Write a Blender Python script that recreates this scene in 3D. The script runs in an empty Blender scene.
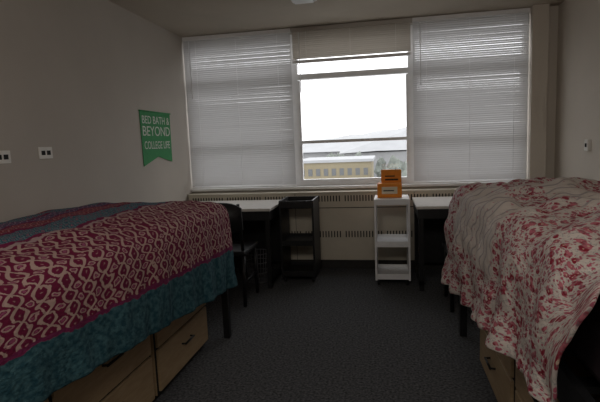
import bpy, bmesh, math, random
from mathutils import Vector, Matrix, noise
random.seed(4)
S=bpy.context.scene
try:
    S.view_settings.view_transform='Standard'; S.view_settings.look='None'
except Exception as e: print(e)
H=2.5; RX=3.74; YB=-5.7
# ---------------------------------------------------------------- materials
def newmat(name):
    m=bpy.data.materials.new(name); m.use_nodes=True
    nt=m.node_tree; return m,nt,nt.nodes['Principled BSDF']
def simple(name,col,rough=0.6,metal=0.0,var=0.12,scale=20,bump=0.0,bscale=None,spec=0.3):
    m,nt,b=newmat(name)
    b.inputs['Roughness'].default_value=rough; b.inputs['Metallic'].default_value=metal
    b.inputs['Specular IOR Level'].default_value=spec
    tc=nt.nodes.new('ShaderNodeTexCoord'); n=nt.nodes.new('ShaderNodeTexNoise'); n.inputs['Scale'].default_value=scale
    n.inputs['Detail'].default_value=4
    nt.links.new(tc.outputs['Object'],n.inputs['Vector'])
    r=nt.nodes.new('ShaderNodeValToRGB')
    r.color_ramp.elements[0].position=.3; r.color_ramp.elements[1].position=.7
    r.color_ramp.elements[0].color=[c*(1-var) for c in col]+[1]; r.color_ramp.elements[1].color=[min(1,c*(1+var)) for c in col]+[1]
    nt.links.new(n.outputs['Fac'],r.inputs['Fac']); nt.links.new(r.outputs['Color'],b.inputs['Base Color'])
    if bump>0:
        n2=nt.nodes.new('ShaderNodeTexNoise'); n2.inputs['Scale'].default_value=bscale or scale*5; n2.inputs['Detail'].default_value=3
        nt.links.new(tc.outputs['Object'],n2.inputs['Vector'])
        bp=nt.nodes.new('ShaderNodeBump'); bp.inputs['Strength'].default_value=bump; bp.inputs['Distance'].default_value=.01
        nt.links.new(n2.outputs['Fac'],bp.inputs['Height']); nt.links.new(bp.outputs['Normal'],b.inputs['Normal'])
    return m
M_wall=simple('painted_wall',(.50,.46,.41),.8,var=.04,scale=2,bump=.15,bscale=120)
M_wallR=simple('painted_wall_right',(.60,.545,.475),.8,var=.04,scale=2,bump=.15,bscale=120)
M_ceil=simple('ceiling_paint',(.50,.445,.37),.9,var=.04,scale=3,bump=.15,bscale=150)
M_carpet=simple('carpet',(.090,.091,.095),.95,var=.6,scale=70,bump=.9,bscale=220,spec=.05)
M_frame=simple('white_frame',(.82,.82,.82),.5,var=.03)
M_heat=simple('convector_paint',(.54,.49,.40),.5,var=.04,scale=6)
M_dark=simple('slot_dark',(.02,.02,.02),.8)
M_black=simple('black_metal',(.012,.012,.013),.4,var=.2)
M_blackp=simple('black_plastic',(.013,.013,.014),.45,var=.2)
M_white=simple('white_plastic',(.78,.78,.79),.4,var=.03)
M_plate=simple('outlet_plate',(.75,.73,.68),.4,var=.03)
M_base=simple('vinyl_base',(.03,.028,.026),.5)
M_desk=simple('desk_laminate',(.60,.57,.53),.4,var=.05)
M_orange=simple('orange_card',(.80,.27,.03),.6,var=.08,scale=30)
M_paper=simple('paper',(.75,.66,.5),.7,var=.05)
M_matt=simple('mattress_ticking',(.03,.02,.025),.8,var=.2)
M_green=simple('green_felt',(.06,.28,.11),.8,var=.06,scale=30)
M_text=simple('white_print',(.68,.72,.66),.7,var=.02)
def wood(name,c1,c2):
    m,nt,b=newmat(name); b.inputs['Roughness'].default_value=.5
    tc=nt.nodes.new('ShaderNodeTexCoord'); mp=nt.nodes.new('ShaderNodeMapping'); mp.inputs['Scale'].default_value=(3,3,22)
    w=nt.nodes.new('ShaderNodeTexNoise'); w.inputs['Scale'].default_value=3; w.inputs['Detail'].default_value=6; w.inputs['Distortion'].default_value=.6
    r=nt.nodes.new('ShaderNodeValToRGB'); r.color_ramp.elements[0].position=.3; r.color_ramp.elements[1].position=.7
    r.color_ramp.elements[0].color=c1+(1,); r.color_ramp.elements[1].color=c2+(1,)
    nt.links.new(tc.outputs['Object'],mp.inputs['Vector']); nt.links.new(mp.outputs['Vector'],w.inputs['Vector'])
    nt.links.new(w.outputs['Fac'],r.inputs['Fac']); nt.links.new(r.outputs['Color'],b.inputs['Base Color'])
    return m
M_wood=wood('oak_laminate',(.34,.235,.13),(.42,.305,.18))
# blinds
def blindmat(name,dc,tcol):
    m=bpy.data.materials.new(name); m.use_nodes=True; nt=m.node_tree
    nt.nodes.clear(); o=nt.nodes.new('ShaderNodeOutputMaterial'); a=nt.nodes.new('ShaderNodeAddShader')
    d=nt.nodes.new('ShaderNodeBsdfDiffuse'); t=nt.nodes.new('ShaderNodeBsdfTranslucent')
    n=nt.nodes.new('ShaderNodeTexNoise'); n.inputs['Scale'].default_value=3
    tc=nt.nodes.new('ShaderNodeTexCoord'); nt.links.new(tc.outputs['Object'],n.inputs['Vector'])
    r=nt.nodes.new('ShaderNodeValToRGB'); r.color_ramp.elements[0].color=[c*.94 for c in tcol]+[1]; r.color_ramp.elements[1].color=[c*1.06 for c in tcol]+[1]
    nt.links.new(n.outputs['Fac'],r.inputs['Fac']); nt.links.new(r.outputs['Color'],t.inputs['Color'])
    d.inputs['Color'].default_value=dc+(1,)
    nt.links.new(d.outputs[0],a.inputs[0]); nt.links.new(t.outputs[0],a.inputs[1]); nt.links.new(a.outputs[0],o.inputs['Surface'])
    return m
M_slat=blindmat('vinyl_slat',(.50,.49,.485),(.128,.129,.131))
M_slat2=blindmat('vinyl_slat_raised',(.46,.43,.39),(.078,.072,.064))
# ---------------------------------------------------------------- helpers
def link(o,parent=None):
    S.collection.objects.link(o)
    if parent is not None: o.parent=parent
    return o
def empty(name,loc=(0,0,0)):
    e=bpy.data.objects.new(name,None); e.empty_display_size=.1; e.location=loc; S.collection.objects.link(e); return e
class MB:
    """mesh builder joining many boxes/cylinders into a mesh in world coords"""
    def __init__(s): s.bm=bmesh.new(); s.mats=[]
    def mi(s,m):
        if m not in s.mats: s.mats.append(m)
        return s.mats.index(m)
    def box(s,x0,x1,y0,y1,z0,z1,m,bev=0.0,rot=None):
        r=bmesh.ops.create_cube(s.bm,size=1)
        c=Vector(((x0+x1)/2,(y0+y1)/2,(z0+z1)/2)); vs=r['verts']
        for v in vs: v.co=Vector((v.co.x*(x1-x0),v.co.y*(y1-y0),v.co.z*(z1-z0)))
        fs=set(f for v in vs for f in v.link_faces); i=s.mi(m)
        for f in fs: f.material_index=i
        if rot is not None:
            for v in vs: v.co=rot@v.co
        for v in vs: v.co+=c
        if bev>0:
            es=list(set(e for v in vs for e in v.link_edges))
            bmesh.ops.bevel(s.bm,geom=es,offset=bev,segments=2,affect='EDGES',profile=.5,material=-1)
    def cyl(s,p0,p1,r,m,seg=14,r2=None):
        p0=Vector(p0);p1=Vector(p1);d=p1-p0
        q=d.to_track_quat('Z','Y').to_matrix().to_4x4(); q.translation=(p0+p1)/2
        res=bmesh.ops.create_cone(s.bm,cap_ends=True,segments=seg,radius1=r,radius2=r if r2 is None else r2,depth=d.length,matrix=q)
        i=s.mi(m)
        for f in set(f for v in res['verts'] for f in v.link_faces): f.material_index=i; f.smooth=len(f.verts)==4
    def poly(s,pts,m):
        vs=[s.bm.verts.new(p) for p in pts]; f=s.bm.faces.new(vs); f.material_index=s.mi(m); return f
    def done(s,name,parent=None,smooth=False):
        me=bpy.data.meshes.new(name); s.bm.normal_update(); s.bm.to_mesh(me); s.bm.free()
        for m in s.mats: me.materials.append(m)
        if smooth:
            for p in me.polygons: p.use_smooth=True
        o=bpy.data.objects.new(name,me); return link(o,parent)
def bx(name,*a,parent=None,**k):
    b=MB(); b.box(*a,**k); return b.done(name,parent)
# ---------------------------------------------------------------- room shell
bx('floor',-.1,RX+.1,YB-.1,.15,-.1,0,M_carpet)
bx('ceiling',-.1,RX+.1,YB-.1,.15,H,H+.1,M_ceil)
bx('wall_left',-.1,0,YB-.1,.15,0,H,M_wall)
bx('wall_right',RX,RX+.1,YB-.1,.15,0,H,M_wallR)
bx('wall_rear',0,RX,YB-.1,YB,0,H,M_wall)
b=MB()
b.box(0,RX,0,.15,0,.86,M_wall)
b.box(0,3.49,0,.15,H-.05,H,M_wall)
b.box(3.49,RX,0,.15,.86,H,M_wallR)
b.done('wall_window')
bx('window_pier_1',3.49,3.63,-.10,0,0,H,M_wallR)      # pier beside the windows
bx('baseboard_left',0,.012,YB,0,0,.1,M_base)
bx('baseboard_right',RX-.012,RX,YB,0,0,.1,M_base)
bx('baseboard_rear',.012,RX-.012,YB,YB+.012,0,.1,M_base)
bx('windowsill',0,3.49,-.045,.03,.835,.862,M_frame,bev=.004)
# windows
bays=[(0.0,1.195),(1.195,2.40),(2.40,3.49)]
def glassmat():
    m=bpy.data.materials.new('window_glass'); m.use_nodes=True; nt=m.node_tree; nt.nodes.clear()
    o=nt.nodes.new('ShaderNodeOutputMaterial'); mx=nt.nodes.new('ShaderNodeMixShader'); mx.inputs[0].default_value=.05
    t=nt.nodes.new('ShaderNodeBsdfTransparent'); g=nt.nodes.new('ShaderNodeBsdfGlossy'); g.inputs['Roughness'].default_value=.02
    nt.links.new(t.outputs[0],mx.inputs[1]); nt.links.new(g.outputs[0],mx.inputs[2]); nt.links.new(mx.outputs[0],o.inputs['Surface']); return m
M_glass=glassmat()
for i,(a,c) in enumerate(bays):
    w=MB()
    w.box(a,a+.035,.05,.12,.86,H-.05,M_frame); w.box(c-.035,c,.05,.12,.86,H-.05,M_frame)
    w.box(a+.035,c-.035,.05,.12,.86,.93,M_frame); w.box(a+.035,c-.035,.05,.12,H-.1,H-.05,M_frame)
    w.box(a+.035,c-.035,.045,.115,1.315,1.345,M_frame)
    w.box(a+.035,c-.035,.045,.125,1.985,2.04,M_frame)
    w.box(a+.035,a+.055,.06,.10,.93,1.975,M_frame); w.box(c-.055,c-.035,.06,.10,.93,1.975,M_frame)
    w.poly([(a+.03,.085,.9),(c-.03,.085,.9),(c-.03,.085,H-.08),(a+.03,.085,H-.08)],M_glass)
    w.done('window_%d'%(i+1))
# blinds
def blind(x0,x1,zt,zb,tilt,pitch,mat,stack=False,yc=-.028):
    e=empty('window_blind',((x0+x1)/2,yc,zt))
    off=e.location.copy()
    b=MB(); z=zt-.04; k=0; W=.025
    n=int((zt-.05-zb-.015)/pitch)
    for k in range(n):
        zz=zt-.05-k*pitch
        th=tilt+random.uniform(-.05,.05)
        if not stack:
            th=tilt+.05*math.sin(k*.37)+random.uniform(-.06,.06)
        pts=[]
        for j in range(4):
            u=(j/3-.5)*W; cu=.0022*(1-(2*j/3-1)**2)
            dy=u*math.cos(th)-cu*math.sin(th); dz=u*math.sin(th)+cu*math.cos(th)
            pts.append((dy,dz))
        dr=random.uniform(-.0012,.0012)
        vs=[]
        for (dy,dz) in pts:
            vs.append((b.bm.verts.new((x0,yc+dy,zz+dz)),b.bm.verts.new((x1,yc+dy,zz+dz+dr))))
        for j in range(3):
            f=b.bm.faces.new((vs[j][0],vs[j][1],vs[j+1][1],vs[j+1][0])); f.material_index=b.mi(mat); f.smooth=True
    s=b.done('slats')
    b=MB(); b.box(x0,x1,yc-.016,yc+.016,zt-.04,zt-.002,M_slat2 if stack else M_frame)
    b.box(x0,x1,yc-.012,yc+.012,zb,zb+(.03 if stack else .014),M_frame)
    for f in (.12,.5,.88):
        xx=x0+(x1-x0)*f; b.cyl((xx,yc-.014,zb+.01),(xx,yc-.014,zt-.04),.0012,M_frame,6)
    b.cyl((x0+.07,yc-.022,zt-.05),(x0+.075,yc-.022,zt-.65),.004,M_frame,8)
    r=b.done('rails_and_wand')
    for o in (s,r): o.parent=e; o.location=-off
blind(.012,1.185,H-.005,.868,math.radians(64),.0205,M_slat)
blind(2.41,3.48,H-.005,.868,math.radians(61),.0205,M_slat)
blind(1.205,2.39,H-.005,2.14,math.radians(66),.0195,M_slat2,stack=True)
# convector
e=empty('convector_heater')
b=MB()
b.box(.01,3.48,-.16,-.002,.10,.80,M_heat); b.box(.01,3.48,-.13,-.002,.0,.10,M_base)
b.box(.005,3.484,-.17,-.002,.80,.815,M_heat,bev=.003)
for (z0,z1) in ((.715,.775),(.34,.405)):
    x=.06
    while x<3.42:
        if int(x/.03)%14!=0: b.box(x,x+.011,-.1625,-.159,z0,z1,M_dark)
        x+=.03
for x in (1.19,2.40): b.box(x,x+.004,-.1615,-.159,.1,.80,M_dark)
b.box(.01,3.48,-.163,-.159,.645,.652,M_dark); 
b.done('cabinet',e)
# ---------------------------------------------------------------- wall items
def outlet(name,x,y,z,sgn):
    b=MB(); b.box(min(x,x+sgn*.007),max(x,x+sgn*.007),y-.06,y+.06,z-.037,z+.037,M_plate,bev=.002)
    xa,xb=sorted((x+sgn*.0065,x+sgn*.009))
    for yy in (-.024,.024):
        b.box(xa,xb,y+yy-.016,y+yy+.016,z-.014,z+.014,M_dark)
    return b.done(name)
outlet('wall_outlet',0,-2.27,1.325,1); outlet('wall_outlet',0,-2.62,1.31,1)
b=MB(); b.box(RX-.025,RX+.004,-.82,-.75,1.17,1.26,M_plate,bev=.004); b.box(RX-.028,RX-.024,-.80,-.77,1.20,1.23,M_dark); b.done('wall_thermostat')
# pennant
e=empty('wall_pennant')
b=MB(); x=.004
ya,yb=-1.06,-.47
pts=[(x,ya,1.665),(x,yb,1.665),(x,yb-.01,1.19),(x,(ya+yb)/2,1.25),(x,ya+.01,1.17)]
f=b.poly([Vector(p) for p in pts],M_green)
r=bmesh.ops.extrude_face_region(b.bm,geom=[f])
for v in r['geom']:
    if isinstance(v,bmesh.types.BMVert): v.co.x+=.004
b.cyl((.01,ya-.01,1.665),(.01,yb+.01,1.665),.006,M_green,8)
b.done('felt',e)
def text(s,y,z,size,w):
    cu=bpy.data.curves.new('lettering',type='FONT'); cu.body=s; cu.size=size; cu.extrude=.0005; cu.align_x='CENTER'
    o=bpy.data.objects.new('tmp',cu); S.collection.objects.link(o)
    bpy.context.view_layer.update(); dg=bpy.context.evaluated_depsgraph_get()
    me=bpy.data.meshes.new_from_object(o.evaluated_get(dg)); bpy.data.objects.remove(o)
    xs=[v.co.x for v in me.vertices]; k=w/(max(xs)-min(xs))
    for v in me.vertices:
        px,py,pz=v.co; v.co=(.0095+pz, y+px*k, z+py)
    me.materials.clear(); me.materials.append(M_text)
    t=bpy.data.objects.new('lettering',me); link(t,e)
text('BED BATH &',-.765,1.555,.10,.53); text('BEYOND',-.765,1.445,.125,.53); text('COLLEGE LIFE',-.765,1.325,.10,.50)
# ceiling light
b=MB(); b.box(1.42,1.62,-2.1,-1.08,H-.07,H-.001,M_frame,bev=.01); b.box(1.44,1.60,-2.08,-1.10,H-.085,H-.06,M_white,bev=.01); b.done('ceiling_light')
# ---------------------------------------------------------------- beds
def bed(x0,x1,yf,yn,front):
    e=empty('bed')
    b=MB(); p=.022
    for x in (x0+p,x1-p):
        for y in (yf-p,yn+p):
            b.box(x-p,x+p,y-p,y+p,0,.80,M_black,bev=.004)
    b.box(x0+.01,x0+.035,yn+.04,yf-.04,.56,.66,M_black); b.box(x1-.035,x1-.01,yn+.04,yf-.04,.56,.66,M_black)
    for y in (yf-.035,yn+.01):
        b.box(x0+.04,x1-.04,y,y+.025,.56,.66,M_black)
    for k in range(9):
        yy=yn+.15+k*(yf-yn-.3)/8; b.box(x0+.035,x1-.035,yy-.03,yy+.03,.60,.62,M_black)
    b.done('frame',e)
    m=MB(); m.box(x0+.06,x1-.06,yn+.06,yf-.06,.665,.835,M_matt,bev=.03); m.done('mattress',e)
bed(.02,1.05,-1.93,-4.05,1)
bed(2.60,3.71,-1.76,-3.95,-1)
def chest(x0,x1,ya,yb,front):
    e=empty('under_bed_drawer_chest')
    b=MB(); h=.52
    b.box(x0,x1,ya,yb,.03,h,M_wood,bev=.003); b.box(x0+.02,x1-.02,ya+.02,yb-.02,0,.03,M_black)
    xf=x1 if front>0 else x0
    d=front
    for (z0,z1) in ((.05,.275),(.29,.505)):
        a,c=sorted((xf,xf+d*.018)); b.box(a,c,ya+.015,yb-.015,z0,z1,M_wood,bev=.003)
        ym=(ya+yb)/2; zz=(z0+z1)/2+.03
        xh=xf+d*.018
        b.cyl((xh,ym-.06,zz),(xh+d*.025,ym-.055,zz),.005,M_black,8); b.cyl((xh,ym+.06,zz),(xh+d*.025,ym+.055,zz),.005,M_black,8)
        b.cyl((xh+d*.025,ym-.06,zz),(xh+d*.025,ym+.06,zz),.006,M_black,8)
    a,c=sorted((xf-d*.0,xf+d*.004)); b.box(a,c,ya+.003,yb-.003,.035,h-.005,M_dark)
    b.done('chest',e)
chest(.30,.93,-2.79,-2.09,1); chest(.30,.93,-3.55,-2.83,1)
chest(2.66,3.40,-2.93,-2.23,-1); chest(2.66,3.40,-3.67,-2.97,-1)

def drape(name,xw,xe,yf,L,ztop,drop_f,dropmax,endf,endn,fold,bulge,mat,R=.06,step=.02,seed=0,wr=.012,folds=16):
    Wd=abs(xe-xw); sg=1 if xe>xw else -1
    ns=int((Wd+dropmax)/step)+1; t0=-endf; t1=L+endn; ntt=int((t1-t0)/step)+1
    bm=bmesh.new(); uvl=bm.loops.layers.uv.new('UVMap'); grid=[]; uvs={}
    for i in range(ntt):
        t=t0+(t1-t0)*i/(ntt-1); row=[]
        for j in range(ns):
            s=(Wd+dropmax)*j/(ns-1)
            ds=max(0,s-Wd); dt=0; dy=0
            if t<0: dt=-t; dy=1
            elif t>L: dt=t-L; dy=-1
            sc=min(s,Wd); tc=min(max(t,0),L)
            d=math.hypot(ds,dt)
            ux=ds/d if d>0 else 0; uy=dt/d if d>0 else 0
            dm=drop_f(tc)
            d2=d*((dm/dropmax)*ux*ux+uy*uy) if d>0 else 0
            d2=min(d2,dm)
            o=R*(1-math.exp(-d2/R)); q=d2-o*.9
            fr=min(1,d2/dropmax)
            p=tc-sc*1.0+(math.atan2(dt,ds)*.35 if d>0 else 0)
            nz=noise.noise(Vector((p*2.1,seed,d2*1.2)))
            fo=fold*fr*(math.sin(p*folds+3*nz)+.5*math.sin(p*folds*2.3+5*nz+seed))
            out=o+.01*fr+fo+fold*.5*fr
            sh=(1-abs(2*sc/Wd-1)**3)*(1-abs(2*tc/L-1)**6)
            z=ztop-q+bulge*sh*(1 if d==0 else .0)
            wn=noise.noise(Vector((sc*5+seed,tc*5,d2*5)))*wr+noise.noise(Vector((sc*13,tc*13+seed,d2*13)))*wr*.5
            z+=wn*(1-fr); out+=wn*fr
            xx=xw+sg*(sc+out*ux); yy=yf-tc+dy*out*uy
            v=bm.verts.new((xx,yy,z)); row.append(v); uvs[v]=(s,t)
        grid.append(row)
    for i in range(ntt-1):
        for j in range(ns-1):
            vs=[grid[i][j],grid[i][j+1],grid[i+1][j+1],grid[i+1][j]]
            if sg<0: vs.reverse()
            vs.reverse()
            f=bm.faces.new(vs); f.smooth=True
            for l in f.loops: l[uvl].uv=uvs[l.vert]
    bm.normal_update()
    me=bpy.data.meshes.new(name); bm.to_mesh(me); bm.free(); me.materials.append(mat)
    o=link(bpy.data.objects.new(name,me))
    so=o.modifiers.new('thick','SOLIDIFY'); so.thickness=.012; so.offset=1
    ss=o.modifiers.new('sub','SUBSURF'); ss.levels=1; ss.render_levels=1
    return o
# node helper
class N:
    def __init__(s,nt): s.nt=nt
    def m(s,op,a,b=None,c=None):
        n=s.nt.nodes.new('ShaderNodeMath'); n.operation=op
        for i,v in enumerate((a,b,c)):
            if v is None: continue
            if isinstance(v,(int,float)): n.inputs[i].default_value=v
            else: s.nt.links.new(v,n.inputs[i])
        return n.outputs[0]
    def mix(s,f,a,b):
        n=s.nt.nodes.new('ShaderNodeMix'); n.data_type='RGBA'
        for sock,v in ((n.inputs[0],f),(n.inputs[6],a),(n.inputs[7],b)):
            if isinstance(v,(int,float)): sock.default_value=v
            elif isinstance(v,tuple): sock.default_value=v+(1,)
            else: s.nt.links.new(v,sock)
        return n.outputs[2]
    def noise(s,vec,scale,detail=3):
        n=s.nt.nodes.new('ShaderNodeTexNoise'); n.inputs['Scale'].default_value=scale; n.inputs['Detail'].default_value=detail
        s.nt.links.new(vec,n.inputs['Vector']); return n.outputs['Fac'],n.outputs['Color']
    def vor(s,vec,scale,feat='F1'):
        n=s.nt.nodes.new('ShaderNodeTexVoronoi'); n.inputs['Scale'].default_value=scale; n.feature=feat
        s.nt.links.new(vec,n.inputs['Vector']); return n.outputs['Distance'],n.outputs.get('Color')
    def band(s,v,a,b,soft=.004):
        x=s.ss(v,a-soft,a+soft); y=s.ss(v,b-soft,b+soft); return s.m('SUBTRACT',x,y)
    def ss(s,v,a,b):
        n=s.nt.nodes.new('ShaderNodeMapRange'); n.interpolation_type='SMOOTHSTEP'
        s.nt.links.new(v,n.inputs[0]); n.inputs[1].default_value=a; n.inputs[2].default_value=b; return n.outputs[0]
def bedspread_mat():
    m,nt,b=newmat('moroccan_patchwork_fabric'); b.inputs['Roughness'].default_value=.85; b.inputs['Specular IOR Level'].default_value=.1
    n=N(nt); uv=nt.nodes.new('ShaderNodeUVMap'); uv.uv_map='UVMap'
    wob,wc=n.noise(uv.outputs[0],6,2)
    fin,fc=n.noise(uv.outputs[0],24,3)
    sp=nt.nodes.new('ShaderNodeSeparateXYZ'); nt.links.new(uv.outputs[0],sp.inputs[0])
    wo=n.m('ADD',n.m('MULTIPLY',n.m('SUBTRACT',wob,.5),.04),n.m('MULTIPLY',n.m('SUBTRACT',fin,.5),.040))
    s=n.m('ADD',sp.outputs[0],wo); t=n.m('ADD',sp.outputs[1],wo)
    def lattice(ks,kt,w):
        sw=n.m('MULTIPLY',n.m('SINE',n.m('MULTIPLY',s,ks)),.95)
        p1=n.m('ABSOLUTE',n.m('SINE',n.m('ADD',n.m('MULTIPLY',t,kt),sw)))
        p2=n.m('ABSOLUTE',n.m('SINE',n.m('SUBTRACT',n.m('MULTIPLY',t,kt),sw)))
        mn=n.m('MINIMUM',p1,p2); line=n.m('SUBTRACT',1.0,n.ss(mn,w,w+.12))
        pr=n.m('MULTIPLY',p1,p2)
        med=n.m('SUBTRACT',n.ss(pr,.62,.68),n.ss(pr,.86,.90))
        return line,med,n.ss(pr,.93,.96)
    bur=(.14,.012,.042); cream=(.42,.29,.255); teal=(.025,.095,.13); red=(.20,.018,.03); pur=(.09,.035,.10); pink=(.38,.12,.17)
    l1,m1,k1=lattice(44,29,.20)
    col=n.mix(l1,bur,cream); col=n.mix(m1,col,(.40,.25,.24)); col=n.mix(k1,col,(.28,.07,.14))
    l2,m2,k2=lattice(110,80,.24)
    c2=n.mix(l2,teal,(.14,.19,.22)); c2=n.mix(m2,c2,pink)
    c3=n.mix(l2,red,(.32,.15,.16)); c3=n.mix(m2,c3,(.05,.10,.14))
    c4=n.mix(l2,pur,(.24,.17,.24)); c4=n.mix(m2,c4,teal)
    n1,_=n.noise(uv.outputs[0],35,4)
    hem=n.mix(n.ss(n1,.35,.65),(.018,.06,.08),(.055,.125,.145))
    col=n.mix(n.band(s,-.1,.10),col,c3)
    col=n.mix(n.band(s,.10,.30),col,c2)
    col=n.mix(n.band(s,.30,.42),col,c4)
    col=n.mix(n.band(s,.42,.54),col,c3)
    col=n.mix(n.band(s,.54,.72),col,c2)
    for a in (.10,.30,.42,.54,.72):
        col=n.mix(n.band(s,a-.010,a+.010,.002),col,(.16,.015,.06))
    col=n.mix(n.band(s,.735,.755,.002),col,(.36,.26,.26))
    col=n.mix(n.band(s,1.33,1.355,.002),col,(.15,.02,.07))
    col=n.mix(n.band(s,1.355,3,.002),col,hem)
    nt.links.new(col,b.inputs['Base Color'])
    hz,_=n.noise(uv.outputs[0],60,4); bp=nt.nodes.new('ShaderNodeBump'); bp.inputs['Strength'].default_value=.5; bp.inputs['Distance'].default_value=.01
    nt.links.new(hz,bp.inputs['Height']); nt.links.new(bp.outputs[0],b.inputs['Normal'])
    return m
def comforter_mat():
    m,nt,b=newmat('floral_cotton'); b.inputs['Roughness'].default_value=.85; b.inputs['Specular IOR Level'].default_value=.1
    n=N(nt); uv=nt.nodes.new('ShaderNodeUVMap'); uv.uv_map='UVMap'
    sp=nt.nodes.new('ShaderNodeSeparateXYZ'); nt.links.new(uv.outputs[0],sp.inputs[0])
    s,t=sp.outputs[0],sp.outputs[1]
    wf,wc=n.noise(uv.outputs[0],45,3)
    add=nt.nodes.new('ShaderNodeVectorMath'); add.operation='MULTIPLY_ADD'
    nt.links.new(wc,add.inputs[0]); add.inputs[1].default_value=(.022,.022,0); nt.links.new(uv.outputs[0],add.inputs[2])
    d1,c1=n.vor(add.outputs[0],30); d2,c2=n.vor(add.outputs[0],70); 
    base=(.52,.46,.42)
    fl=n.mix(n.ss(wf,.4,.6),(.22,.018,.035),(.42,.13,.16))
    petals=n.m('SUBTRACT',1.0,n.ss(d1,.36,.46)); core=n.m('SUBTRACT',1.0,n.ss(d1,.08,.13))
    small=n.m('SUBTRACT',1.0,n.ss(d2,.30,.42))
    dense=n.mix(petals,n.mix(small,base,(.36,.09,.13)),fl); dense=n.mix(core,dense,(.55,.40,.30))
    gr=n.m('SUBTRACT',1.0,n.ss(n.m('ABSOLUTE',n.m('SUBTRACT',wf,.5)),.008,.02))
    dense=n.mix(n.m('MULTIPLY',gr,.5),dense,(.12,.17,.18))
    wv=n.m('SINE',n.m('ADD',n.m('MULTIPLY',t,105),n.m('MULTIPLY',n.m('SINE',n.m('MULTIPLY',s,50)),1.6)))
    vine=n.ss(wv,.72,.92)
    sparse=n.mix(n.m('MULTIPLY',vine,.65),base,(.22,.20,.22))
    sp2=n.m('SUBTRACT',1.0,n.ss(d1,.12,.2)); sparse=n.mix(n.m('MULTIPLY',sp2,.7),sparse,(.38,.11,.16))
    zn,_=n.noise(uv.outputs[0],2.5,1)
    sw=n.m('ADD',s,n.m('MULTIPLY',zn,.08)); tw=n.m('ADD',t,n.m('MULTIPLY',zn,.08))
    f1=n.m('SUBTRACT',1.0,n.ss(sw,.66,.70))
    f2=n.m('SUBTRACT',1.0,n.ss(tw,.24,.27))
    f3=n.ss(tw,1.25,1.28)
    f4=n.band(sw,.88,1.02)
    f5=n.ss(sw,1.48,1.50)
    fz=n.m('MAXIMUM',n.m('MAXIMUM',n.m('MAXIMUM',f1,f2),n.m('MAXIMUM',f3,f4)),f5)
    col=n.mix(fz,sparse,dense)
    nt.links.new(col,b.inputs['Base Color'])
    hz,_=n.noise(uv.outputs[0],40,4); bp=nt.nodes.new('ShaderNodeBump'); bp.inputs['Strength'].default_value=.6; bp.inputs['Distance'].default_value=.012
    nt.links.new(hz,bp.inputs['Height']); nt.links.new(bp.outputs[0],b.inputs['Normal'])
    return m
drape('patchwork_bedspread',.03,1.02,-1.96,2.05,.935,lambda t:.62-.115*t,.62,.40,.0,.012,.05,bedspread_mat(),seed=1.3,wr=.018,folds=22)
def dr(t):
    v=.69-.13*t
    if t>1.92: v-=(t-1.92)*2.0
    return max(v,.08)
drape('floral_comforter',3.70,2.635,-1.80,2.08,.995,dr,.69,.30,.0,.028,.05,comforter_mat(),R=.085,seed=7.7,wr=.05,folds=17)
# ---------------------------------------------------------------- desks, chairs, carts
def desk(x0,x1,yf,yb):
    e=empty('desk'); b=MB()
    b.box(x0,x1,yf,yb,.725,.75,M_desk,bev=.004)
    b.box(x0+.01,x1-.01,yf+.02,yb-.02,.64,.725,M_blackp)
    for x in (x0+.02,x1-.06):
        for y in (yf+.03,yb-.07): b.box(x,x+.04,y,y+.04,0,.64,M_black)
        b.box(x,x+.04,yf+.03,yb-.03,.05,.09,M_black)
    b.box(x0+.06,x1-.06,yb-.06,yb-.045,.1,.64,M_blackp)
    b.box((x0+x1)/2-.06,(x0+x1)/2+.06,yf+.005,yf+.02,.68,.69,M_white)
    b.done('desk_body',e)
desk(.03,1.10,-.88,-.20); desk(2.38,3.45,-.88,-.20)
def chair(cx,cy):
    e=empty('desk_chair'); b=MB(); w=.22
    b.box(cx-w,cx+w,cy,cy+.42,.43,.47,M_blackp,bev=.012)
    for sx in (-1,1):
        x=cx+sx*(w-.03)
        b.cyl((x,cy+.02,0),(x,cy+.04,.45),.015,M_black); b.cyl((x,cy+.04,.45),(x,cy-.03,.86),.013,M_black)
        b.cyl((x,cy+.39,0),(x,cy+.37,.44),.015,M_black); b.cyl((x,cy+.03,.2),(x,cy+.38,.2),.01,M_black)
    n=12
    for k,(z0,z1) in enumerate(((.62,.88),)):
        fr=[];bk=[]
        for i in range(n+1):
            u=-1+2*i/n; x=cx+u*w; dy=-.045*(1-u*u)
            zt=z1-.05*abs(u)**4; zb=z0+.03*abs(u)**4
            fr.append([(x,cy-.03+dy,zb),(x,cy-.05+dy,zt)]); bk.append([(x,cy-.012+dy,zb),(x,cy-.032+dy,zt)])
        V=[[b.bm.verts.new(p) for p in (fr[i][0],fr[i][1],bk[i][1],bk[i][0])] for i in range(n+1)]
        for i in range(n):
            for j in range(4):
                f=b.bm.faces.new((V[i][j],V[i+1][j],V[i+1][(j+1)%4],V[i][(j+1)%4])); f.smooth=(j%2==0); f.material_index=b.mi(M_blackp)
        b.bm.faces.new(V[0]); b.bm.faces.new(V[n][::-1])
    bmesh.ops.recalc_face_normals(b.bm,faces=b.bm.faces[:])
    b.done('chair_body',e)
chair(.78,-1.36); chair(2.80,-1.36)
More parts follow.
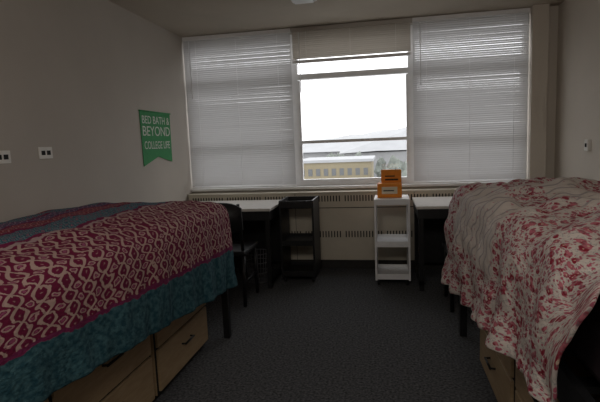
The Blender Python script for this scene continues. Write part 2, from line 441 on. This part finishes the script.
def cart(x0,x1,y0,y1,top,m,name,lip=.068):
    e=empty(name); b=MB(); t=.018
    dz=top-.07 if lip>.03 else top-.022
    b.box(x0,x0+t,y0,y1,.05,top,m,bev=.003); b.box(x1-t,x1,y0,y1,.05,top,m,bev=.003)
    for z in (.06,.36,dz):
        hi=(.05 if z<top-.1 else (lip if lip>.03 else .022))
        b.box(x0+t,x1-t,y0+.005,y1-.005,z,z+.022,m)
        lo=z if (z<top-.1 or lip>.03) else z-.03
        b.box(x0+t,x1-t,y0+.002,y0+.014,lo,z+hi,m,bev=.002)
        b.box(x0+t,x1-t,y1-.014,y1-.002,lo,z+hi,m,bev=.002)
    for x in (x0+.03,x1-.03):
        for y in (y0+.04,y1-.04):
            b.cyl((x-.01,y,.022),(x+.01,y,.022),.022,M_blackp); b.box(x-.006,x+.006,y-.006,y+.006,.03,.06,M_blackp)
    b.done('shelves',e)
    return e
cart(1.13,1.46,-.66,-.28,.79,M_blackp,'black_shelf_cart')
cart(2.02,2.335,-.72,-.36,.795,M_white,'white_shelf_cart',lip=0)
# orange folder box standing on the white cart
e=empty('orange_gift_box'); b=MB()
zb=.7955
b.box(2.05,2.27,-.60,-.48,zb,zb+.13,M_orange,bev=.004)
b.box(2.085,2.27,-.50,-.482,zb+.12,zb+.25,M_orange,bev=.003)
b.box(2.09,2.23,-.603,-.598,zb+.035,zb+.10,M_paper)
b.box(2.12,2.24,-.503,-.499,zb+.15,zb+.165,M_dark); b.box(2.12,2.21,-.503,-.499,zb+.185,zb+.195,M_dark)
b.box(2.105,2.20,-.605,-.601,zb+.06,zb+.07,M_dark)
b.done('box_body',e)
# waste basket under left desk
e=empty('wire_waste_basket'); b=MB(); M_wire=simple('wire_grey',(.14,.14,.15),.4)
cx,cy=.885,-.62
for k in range(24):
    a=2*math.pi*k/24; b.cyl((cx+.09*math.cos(a),cy+.09*math.sin(a),.005),(cx+.125*math.cos(a),cy+.125*math.sin(a),.29),.0025,M_wire,6)
for z,r in ((.006,.09),(.10,.102),(.2,.114),(.29,.125)):
    for k in range(24):
        a=2*math.pi*k/24;a2=2*math.pi*(k+1)/24
        b.cyl((cx+r*math.cos(a),cy+r*math.sin(a),z),(cx+r*math.cos(a2),cy+r*math.sin(a2),z),.004,M_wire,6)
b.cyl((cx,cy,0),(cx,cy,.006),.09,M_wire,24)
b.done('basket',e)
# ---------------------------------------------------------------- exterior
GZ=-9  # exterior colours are blended towards white, so haze is put into them
M_ground=simple('hazy_ground',(.34,.345,.34),.9,var=.25,scale=.05)  # bare ground, paled with haze in its colour; no snow
M_hill=simple('hazy_hill',(.35,.355,.36),.95,var=.10,scale=.03)
M_tree=simple('hazy_tree_green',(.17,.185,.165),.9,var=.3,scale=.6)  # muted green, washed out by haze mixed into the colour
M_brick=simple('hazy_tan_brick',(.25,.215,.145),.9,var=.06,scale=.5)  # tan brick lightened to paint in the washed-out distance
M_roof=simple('flat_roof',(.36,.365,.375),.9,var=.05,scale=.3)
M_lwall=simple('pale_wall',(.31,.31,.315),.9,var=.05,scale=.3)
M_bwin=simple('building_window',(.12,.125,.13),.3)
bx('exterior_ground',-400,400,3,600,GZ-.2,GZ,M_ground)
bm=bmesh.new(); g=[]
nx,ny=90,12
for j in range(ny+1):
    row=[]
    for i in range(nx+1):
        x=-380+760*i/nx; y=260+300*j/ny
        pr=math.sin(math.pi*min(1,j/ny*1.2)) if j/ny<.83 else 0
        z=GZ-.2+pr*(19+10*noise.noise(Vector((x*.012,y*.01,3)))+5*noise.noise(Vector((x*.04,y*.02,9)))+x*.09)
        row.append(bm.verts.new((x,y,z)))
    g.append(row)
for j in range(ny):
    for i in range(nx):
        f=bm.faces.new((g[j][i],g[j][i+1],g[j+1][i+1],g[j+1][i])); f.smooth=True
me=bpy.data.meshes.new('distant_hill'); bm.to_mesh(me); bm.free(); me.materials.append(M_hill); link(bpy.data.objects.new('distant_hill',me))
b=MB()
b.box(-9.5,.2,56,68,GZ,-1.3,M_brick); b.box(-9.8,.5,55.8,68.3,-1.3,-.95,M_roof)
for row in (-3.0,-5.9):
    for k in range(9):
        b.box(-9+k*1.03,-8.45+k*1.03,55.93,56.02,row,row+.9,M_bwin)
b.done('brick_building')
b=MB()
b.box(-44,-10,132,150,GZ,-1.4,M_lwall)
vs=[b.bm.verts.new(p) for p in ((-45,131,-1.4),(-9.5,131,-1.4),(-9.5,151,-1.4),(-45,151,-1.4),(-45,141,1.2),(-9.5,141,1.2))]
for q in ((0,1,5,4),(2,3,4,5),(0,4,3),(1,2,5)):
    f=b.bm.faces.new([vs[i] for i in q]); f.material_index=b.mi(M_roof)
b.done('long_roofed_building')
b=MB()
b.box(-8,16,110,125,GZ,-1.5,M_lwall)
vs=[b.bm.verts.new(p) for p in ((-9,109,-1.5),(17,109,-.5),(17,126,-.5),(-9,126,-1.5),(-9,117,1.0),(17,117,6.5))]
for q in ((0,1,5,4),(2,3,4,5),(0,4,3),(1,2,5)):
    f=b.bm.faces.new([vs[i] for i in q]); f.material_index=b.mi(M_roof)
b.done('gabled_building')
b=MB()
for k in range(44):
    if k<12: x=1.6+random.uniform(0,5); y=random.uniform(50,58); hgt=random.uniform(6.2,8.4)
    else: x=random.uniform(-45,22); y=random.uniform(80,105); hgt=random.uniform(6,8.6)
    b.cyl((x,y,GZ),(x,y,GZ+hgt*.5),.2,M_tree,6)
    q=bmesh.ops.create_icosphere(b.bm,subdivisions=3,radius=1)
    b.mi(M_tree)
    for v in q['verts']:
        d=1+.45*noise.noise(v.co*2.2+Vector((k*3,0,0)))
        v.co=Vector((x+v.co.x*hgt*.2*d,y+v.co.y*hgt*.2*d,GZ+hgt*.65+v.co.z*hgt*.36*d))
b.done('tree_row')
# ---------------------------------------------------------------- light
w=bpy.data.worlds.new('World'); S.world=w; w.use_nodes=True
bg=w.node_tree.nodes['Background']; bg.inputs[0].default_value=(.97,.98,1,1); bg.inputs[1].default_value=2.5
def area(name,loc,rot,sx,sy,en,col=(1,1,1),portal=False):
    l=bpy.data.lights.new(name,'AREA'); l.shape='RECTANGLE'; l.size=sx; l.size_y=sy; l.energy=en; l.color=col
    o=bpy.data.objects.new(name,l); o.location=loc; o.rotation_euler=rot; S.collection.objects.link(o)
    if portal: l.cycles.is_portal=True
    return o
area('window_portal',(1.75,.2,1.68),(math.radians(-90),0,0),3.5,1.66,1,portal=True)
area('rear_fill_light',(1.9,-5.2,2.35),(math.radians(35),0,0),1.4,.6,24,(1,.93,.85))  # added soft fill behind the camera, not a fixture of the room
# ---------------------------------------------------------------- camera
f=470.
ey=Vector((86,-61,f)).normalized(); ex=Vector((2482,-42,-470)); ex=(ex-ex.dot(ey)*ey).normalized(); ez=ex.cross(ey)
right=Vector((ex.x,ey.x,ez.x)); down=Vector((ex.y,ey.y,ez.y)); fwd=Vector((ex.z,ey.z,ez.z))
up=-down; bk=-fwd
cam=bpy.data.cameras.new('camera'); cam.lens=f/600*36; cam.sensor_width=36; cam.clip_end=2000; cam.clip_start=.05
co=bpy.data.objects.new('camera',cam); S.collection.objects.link(co)
M=Matrix(((right.x,up.x,bk.x,2.136),(right.y,up.y,bk.y,-4.94),(right.z,up.z,bk.z,1.32),(0,0,0,1)))
co.matrix_world=M; S.camera=co
